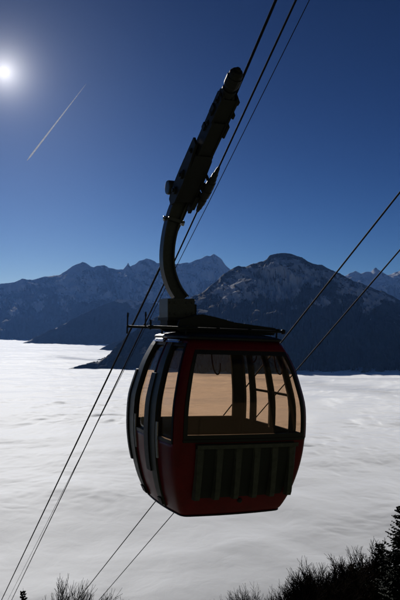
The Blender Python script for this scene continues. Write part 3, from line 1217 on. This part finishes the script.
# haul-rope socket: lumpy clamp alongside the carriage
g0, g1 = lc(GR0), lc(GR1)
gd = (g1 - g0)
gl = gd.length
prof = []
for f_, r_ in ((0, 0.012), (0.03, 0.022), (0.10, 0.03), (0.105, 0.036), (0.2, 0.04), (0.205, 0.047), (0.3, 0.05), (0.31, 0.043), (0.36, 0.043), (0.37, 0.056),
               (0.5, 0.06), (0.51, 0.05), (0.55, 0.05), (0.56, 0.06), (0.68, 0.056), (0.69, 0.046), (0.75, 0.046), (0.76, 0.04), (0.85, 0.036), (0.86, 0.03), (0.96, 0.022), (1, 0.012)):
    prof.append((f_ * gl, r_))
bm = bmesh.new()
lathe(bm, g0, gd, prof, 12)
sock = obj('rope_socket', bm, M_DSTEEL, car)
for f_ in (0.3, 0.62):
    bm = bmesh.new()
    gp = g0 + gd * f_
    tq = (gp - q0).dot(rr)
    tube(bm, [gp, q0 + rr * (tq + 0.05) + ss * 0.0 - nn * 0.08], 0.022, 8)
    obj('socket_link', bm, M_DSTEEL, sock, True)

# ------------------------------------------------------------------ trees
M_BARK = mat('dark_bark', (0.03, 0.024, 0.019), 0.95, spec=0.1, noise=0.3, nscale=3)
M_TWIG = mat('bare_twigs', (0.02, 0.016, 0.013), 1.0, spec=0.0)
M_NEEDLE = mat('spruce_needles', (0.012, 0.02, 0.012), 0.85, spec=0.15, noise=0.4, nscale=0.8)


def seg(vl, fl, a, b, ra, rb, n=3):
    t = b - a
    if t.length < 1e-5:
        return
    t.normalize()
    e1 = t.orthogonal().normalized()
    e2 = t.cross(e1)
    i0 = len(vl)
    for p, r in ((a, ra), (b, rb)):
        for k_ in range(n):
            c, s = math.cos(2 * PI * k_ / n), math.sin(2 * PI * k_ / n)
            vl.append(p + (e1 * c + e2 * s) * r)
    for k_ in range(n):
        k2 = (k_ + 1) % n
        fl.append((i0 + k_, i0 + k2, i0 + n + k2, i0 + n + k_))


def bare_tree_mesh(seed, H, twig=0.011):
    rg = random.Random(seed)
    vt, ft, vc, fc = [], [], [], []
    NS = (5, 6, 5, 4, 3)
    # per level: children per node, length factor, angle range
    NB = (2, 3, 2, 2, 0)
    LF = ((0.75, 0.95), (0.5, 0.68), (0.48, 0.68), (0.5, 0.75), (1, 1))
    AN = ((0.25, 0.8), (0.35, 0.8), (0.35, 0.85), (0.3, 0.8), (0, 0))

    def grow(p, d, L, r, lev):
        nseg = NS[lev]
        q = p.copy()
        dd = d.copy()
        wob = (0.06, 0.16, 0.2, 0.22, 0.25)[lev]
        for i in range(nseg):
            dd = (dd + Vector((rg.uniform(-1, 1), rg.uniform(-1, 1), rg.uniform(-0.5, 1.0))) * wob).normalized()
            q2 = q + dd * (L / nseg)
            ra = r * (1 - 0.6 * i / nseg)
            rb = r * (1 - 0.6 * (i + 1) / nseg)
            if lev <= 1:
                seg(vt, ft, q, q2, ra, rb, 6)
            else:
                seg(vc, fc, q, q2, max(ra, twig), max(rb, twig * 0.75), 3)
            if lev < 4 and i >= (2, 1, 1, 0, 0)[lev]:
                for _ in range(NB[lev]):
                    az_ = rg.uniform(0, 2 * PI)
                    sp = rg.uniform(*AN[lev])
                    e1 = dd.orthogonal().normalized()
                    e2 = dd.cross(e1)
                    nd = (dd * math.cos(sp) + (e1 * math.cos(az_) + e2 * math.sin(az_)) * math.sin(sp)
                          + Vector((0, 0, 0.18))).normalized()
                    grow(q2, nd, L * rg.uniform(*LF[lev]) * (1 - 0.25 * i / nseg), rb * 0.55, lev + 1)
            q = q2
    grow(Vector((0, 0, -0.4)), Vector((0, 0, 1)), H * 0.52, H * 0.018, 0)
    return vt, ft, vc, fc


def fit(vt, vc, H):
    tp = max(vc + vt, key=lambda v: v.z).copy()
    zmax = tp.z
    for v in vt + vc:
        k_ = min(1.0, max(0.0, v.z / zmax))
        v.x -= tp.x * k_
        v.y -= tp.y * k_
    s_ = H / zmax
    for v in vt:
        v *= s_
    for v in vc:
        v *= s_


def mesh_from(name, vl, fl):
    me = bpy.data.meshes.new(name)
    me.from_pydata([tuple(v) for v in vl], [], fl)
    me.update()
    return me


BARE = []
for i in range(5):
    vt, ft, vc, fc = bare_tree_mesh(40 + i, 10)
    fit(vt, vc, 10)
    BARE.append((mesh_from('trunk', vt, ft), mesh_from('crown', vc, fc)))
for a, b in BARE:
    a.materials.append(M_BARK)
    b.materials.append(M_TWIG)


def spruce_mesh(seed, H, R, dens=1.0):
    rg = random.Random(seed)
    vt, ft, vc, fc = [], [], [], []
    seg(vt, ft, Vector((0, 0, -0.4)), Vector((0, 0, H * 0.5)), H * 0.014, H * 0.008, 8)
    seg(vt, ft, Vector((0, 0, H * 0.5)), Vector((0, 0, H)), H * 0.008, 0.01, 6)
    z = H * 0.08
    while z < H * 0.985:
        f_ = 1 - z / H
        rad = R * (f_ ** 0.85) * rg.uniform(0.75, 1.12) + 0.12
        nb = max(4, int(7 * dens + 4 * f_))
        for b_ in range(nb):
            a = rg.uniform(0, 2 * PI)
            L = rad * rg.uniform(0.7, 1.12)
            dirv = Vector((math.cos(a), math.sin(a), 0))
            sidev = Vector((-math.sin(a), math.cos(a), 0))
            up = rg.uniform(0.05, 0.3) if f_ < 0.25 else rg.uniform(-0.25, 0.12)
            nsub = max(4, int(L / 0.13))
            prev = Vector((0, 0, z))
            for s_ in range(nsub):
                t = (s_ + 1) / nsub
                p = Vector((0, 0, z)) + dirv * (L * t) + Vector((0, 0, L * (up * t - 0.28 * t * (1 - t) + 0.10 * t * t)))
                seg(vc, fc, prev, p, 0.012, 0.009, 3)
                w_ = (0.34 * L * (1 - t) ** 0.7 + 0.09)
                for sg in (-1, 1):
                    for rep in range(2):
                        ln = w_ * rg.uniform(0.6, 1.1)
                        dv = (sidev * sg * rg.uniform(0.6, 1) + dirv * rg.uniform(0.35, 0.9) + Vector((0, 0, rg.uniform(-0.55, 0.15)))).normalized()
                        e_ = p + dv * ln
                        nrm = dv.cross(Vector((rg.uniform(-1, 1), rg.uniform(-1, 1), rg.uniform(-1, 1)))).normalized() * (0.035 + 0.02 * rg.random())
                        i0 = len(vc)
                        vc.extend([p + nrm * 0.6, p - nrm * 0.6, p + dv * ln * 0.6 - nrm, e_, p + dv * ln * 0.6 + nrm])
                        fc.append((i0, i0 + 1, i0 + 2, i0 + 4))
                        fc.append((i0 + 2, i0 + 3, i0 + 4))
                prev = p
        z += rg.uniform(0.16, 0.34) * (0.55 + f_)
    return mesh_from('trunk', vt, ft), mesh_from('crown', vc, fc)


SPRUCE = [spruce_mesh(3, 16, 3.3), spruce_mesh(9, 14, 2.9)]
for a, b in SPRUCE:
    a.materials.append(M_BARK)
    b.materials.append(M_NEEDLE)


def tree(name, mesh_pair, meshH, px, py, d, label, cat, group, wide=1.0, rz=0.0, hmax=None):
    top = P(px, py, d)
    gz = ground_z(top.x, top.y) - 0.3
    H = top.z - gz
    s_ = H / meshH
    e = empty(name, (top.x, top.y, gz))
    e.scale = (s_ * wide, s_ * wide, s_)
    e.rotation_euler = (0, 0, rz)
    tag(e, label, cat, group)
    for nm, me in zip(('trunk', 'crown'), mesh_pair):
        o_ = bpy.data.objects.new(nm, me)
        COL.objects.link(o_)
        o_.parent = e
    return e


G1 = 'trees in the lower right corner'
G2 = 'tree tops poking up at lower left'
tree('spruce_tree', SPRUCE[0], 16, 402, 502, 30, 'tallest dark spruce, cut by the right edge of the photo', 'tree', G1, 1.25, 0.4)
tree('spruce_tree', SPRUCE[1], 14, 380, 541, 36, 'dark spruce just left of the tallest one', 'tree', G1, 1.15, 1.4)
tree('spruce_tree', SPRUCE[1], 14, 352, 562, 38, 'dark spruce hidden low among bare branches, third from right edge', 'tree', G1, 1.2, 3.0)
bl = [
    (374, 536, 34, 0, 'tallest bare tree, its twigs touching the big spruce', 1.0),
    (348, 547, 36, 1, 'bushy bare tree with a spiky rounded top between two spruces', 0.95),
    (331, 553, 38, 2, 'bare tree with thin upright twigs, second hump from the spruces', 0.85),
    (313, 564, 40, 3, 'bare tree halfway down the descending line of twiggy tops', 0.85),
    (297, 577, 41, 4, 'shorter bare tree left of the dense black clump', 0.8),
    (272, 584, 42, 1, 'low bare treetop near the bottom edge right of centre', 0.7),
    (245, 583, 44, 2, 'leftmost low bare treetop below the cabin, lower right group', 0.65),
    (388, 560, 32, 3, 'bare tree in front of the tallest spruce at the right edge', 1.1),
    (338, 578, 33, 4, 'dense bare tree filling the dark middle of the clump', 1.2),
    (363, 570, 31, 2, 'bare tree low in front of the second spruce', 1.2),
    (318, 588, 35, 0, 'bare tree low at the bottom edge in front of the clump', 1.2),
]
bl += [
    (358, 545, 41, 3, 'bare tree behind the second spruce, seen just left of its tip', 0.9),
    (322, 562, 43, 4, 'bare tree at the back of the clump, filling its sloping outline', 0.9),
    (284, 588, 44, 0, 'bare treetop between the low left tops and the dark clump', 0.75),
    (376, 556, 33, 1, 'bare tree between the two rightmost spruces', 1.1),
]
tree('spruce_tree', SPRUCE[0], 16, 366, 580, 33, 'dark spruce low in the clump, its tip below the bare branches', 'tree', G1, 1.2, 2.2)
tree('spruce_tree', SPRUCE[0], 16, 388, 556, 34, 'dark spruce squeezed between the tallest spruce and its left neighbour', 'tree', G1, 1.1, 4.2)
for i, (px, py, d, kk, lab, wd_) in enumerate(bl):
    tree('bare_tree', BARE[kk], 10, px, py, d, lab, 'tree', G1, wd_, i * 1.3)
tree('bare_tree', BARE[0], 10, 60, 573, 46, 'bare rounded treetop at lower left between the two rope pairs', 'tree', G2, 0.7, 0.5)
tree('bare_tree', BARE[3], 10, 112, 588, 48, 'barely visible bare treetop at the bottom under the cabin ropes', 'tree', G2, 0.9, 2.2)
tree('spruce_tree', SPRUCE[1], 14, 23, 588, 52, 'tiny dark spruce tip at the bottom left corner', 'tree', G2, 0.7, 2.0)

# ------------------------------------------------------------------ sun and contrail (far outside the haze)
m = bpy.data.materials.new('sun_glow')
m.use_nodes = True
nt = m.node_tree
nt.nodes.clear()
em = nt.nodes.new('ShaderNodeEmission')
em.inputs['Color'].default_value = (1, 0.97, 0.92, 1)
em.inputs['Strength'].default_value = 12
oo = nt.nodes.new('ShaderNodeOutputMaterial')
nt.links.new(em.outputs[0], oo.inputs['Surface'])
bm = bmesh.new()
bmesh.ops.create_uvsphere(bm, u_segments=48, v_segments=24, radius=720)
sun_o = obj('sun', bm, m, None, True)
sun_o.location = P(4, 72, 120000)
tag(sun_o, 'blinding low sun at the upper left of the sky', 'sun', kind='structure')

m = bpy.data.materials.new('contrail_vapour')
m.use_nodes = True
nt = m.node_tree
nt.nodes.clear()
oo = nt.nodes.new('ShaderNodeOutputMaterial')
df = nt.nodes.new('ShaderNodeBsdfTranslucent')
df.inputs['Color'].default_value = (0.9, 0.9, 0.92, 1)
di = nt.nodes.new('ShaderNodeBsdfDiffuse')
di.inputs['Color'].default_value = (0.9, 0.9, 0.92, 1)
tr = nt.nodes.new('ShaderNodeBsdfTransparent')
ad = nt.nodes.new('ShaderNodeMixShader')
mx = nt.nodes.new('ShaderNodeMixShader')
tc = nt.nodes.new('ShaderNodeTexCoord')
nz = nt.nodes.new('ShaderNodeTexNoise')
nz.inputs['Scale'].default_value = 0.004
mr = nt.nodes.new('ShaderNodeMapRange')
mr.inputs['From Min'].default_value = 0.3
mr.inputs['From Max'].default_value = 0.7
mr.inputs['To Min'].default_value = 0.55
mr.inputs['To Max'].default_value = 0.95
nt.links.new(tc.outputs['Object'], nz.inputs['Vector'])
nt.links.new(nz.outputs[0], mr.inputs['Value'])
nt.links.new(di.outputs[0], ad.inputs[1])
nt.links.new(df.outputs[0], ad.inputs[2])
sx = nt.nodes.new('ShaderNodeSeparateXYZ')
nt.links.new(tc.outputs['Generated'], sx.inputs[0])
age = nt.nodes.new('ShaderNodeMapRange')        # older vapour is thinner
age.inputs['To Min'].default_value = 1.0
age.inputs['To Max'].default_value = 0.18
nt.links.new(sx.outputs['Z'], age.inputs['Value'])
mu = nt.nodes.new('ShaderNodeMath')
mu.operation = 'MULTIPLY'
nt.links.new(mr.outputs[0], mu.inputs[0])
nt.links.new(age.outputs[0], mu.inputs[1])
nt.links.new(mu.outputs[0], mx.inputs[0])
nt.links.new(tr.outputs[0], mx.inputs[1])
nt.links.new(ad.outputs[0], mx.inputs[2])
nt.links.new(mx.outputs[0], oo.inputs['Surface'])
bm = bmesh.new()
c0, c1 = P(27, 160.5, 34000), P(86, 84, 40000)
pts = [c0.lerp(c1, t) for t in np.linspace(0, 1, 20)]
rad = [float(r) for r in np.interp(np.linspace(0, 1, 20), [0, 0.03, 0.15, 0.5, 0.8, 1], [12, 44, 44, 36, 26, 12])]
off = pts[10].copy()
tube(bm, [p - off for p in pts], rad, 10)
o = obj('contrail', bm, m, None, True)
o.location = off
tag(o, 'thin white aircraft contrail slanting across the upper left sky', 'contrail')

# ------------------------------------------------------------------ haze
HAZE_DENS = 0.75e-5
m = bpy.data.materials.new('blue_haze')
m.use_nodes = True
nt = m.node_tree
nt.nodes.clear()
oo = nt.nodes.new('ShaderNodeOutputMaterial')
pv = nt.nodes.new('ShaderNodeVolumePrincipled')
pv.inputs['Color'].default_value = (0.17, 0.39, 1.0, 1)
pv.inputs['Density'].default_value = HAZE_DENS
pv.inputs['Anisotropy'].default_value = 0.3
nt.links.new(pv.outputs[0], oo.inputs['Volume'])
bm = bmesh.new()
frame_box(bm, Vector((0, 0, 0)), Vector((1, 0, 0)), Vector((0, 1, 0)), Vector((0, 0, 1)), -40000, 40000, -3000, 44000, -640, 2450)
o = obj('haze', bm, m)
tag(o, 'pale blue haze filling the air between the mountains', 'haze', kind='stuff')
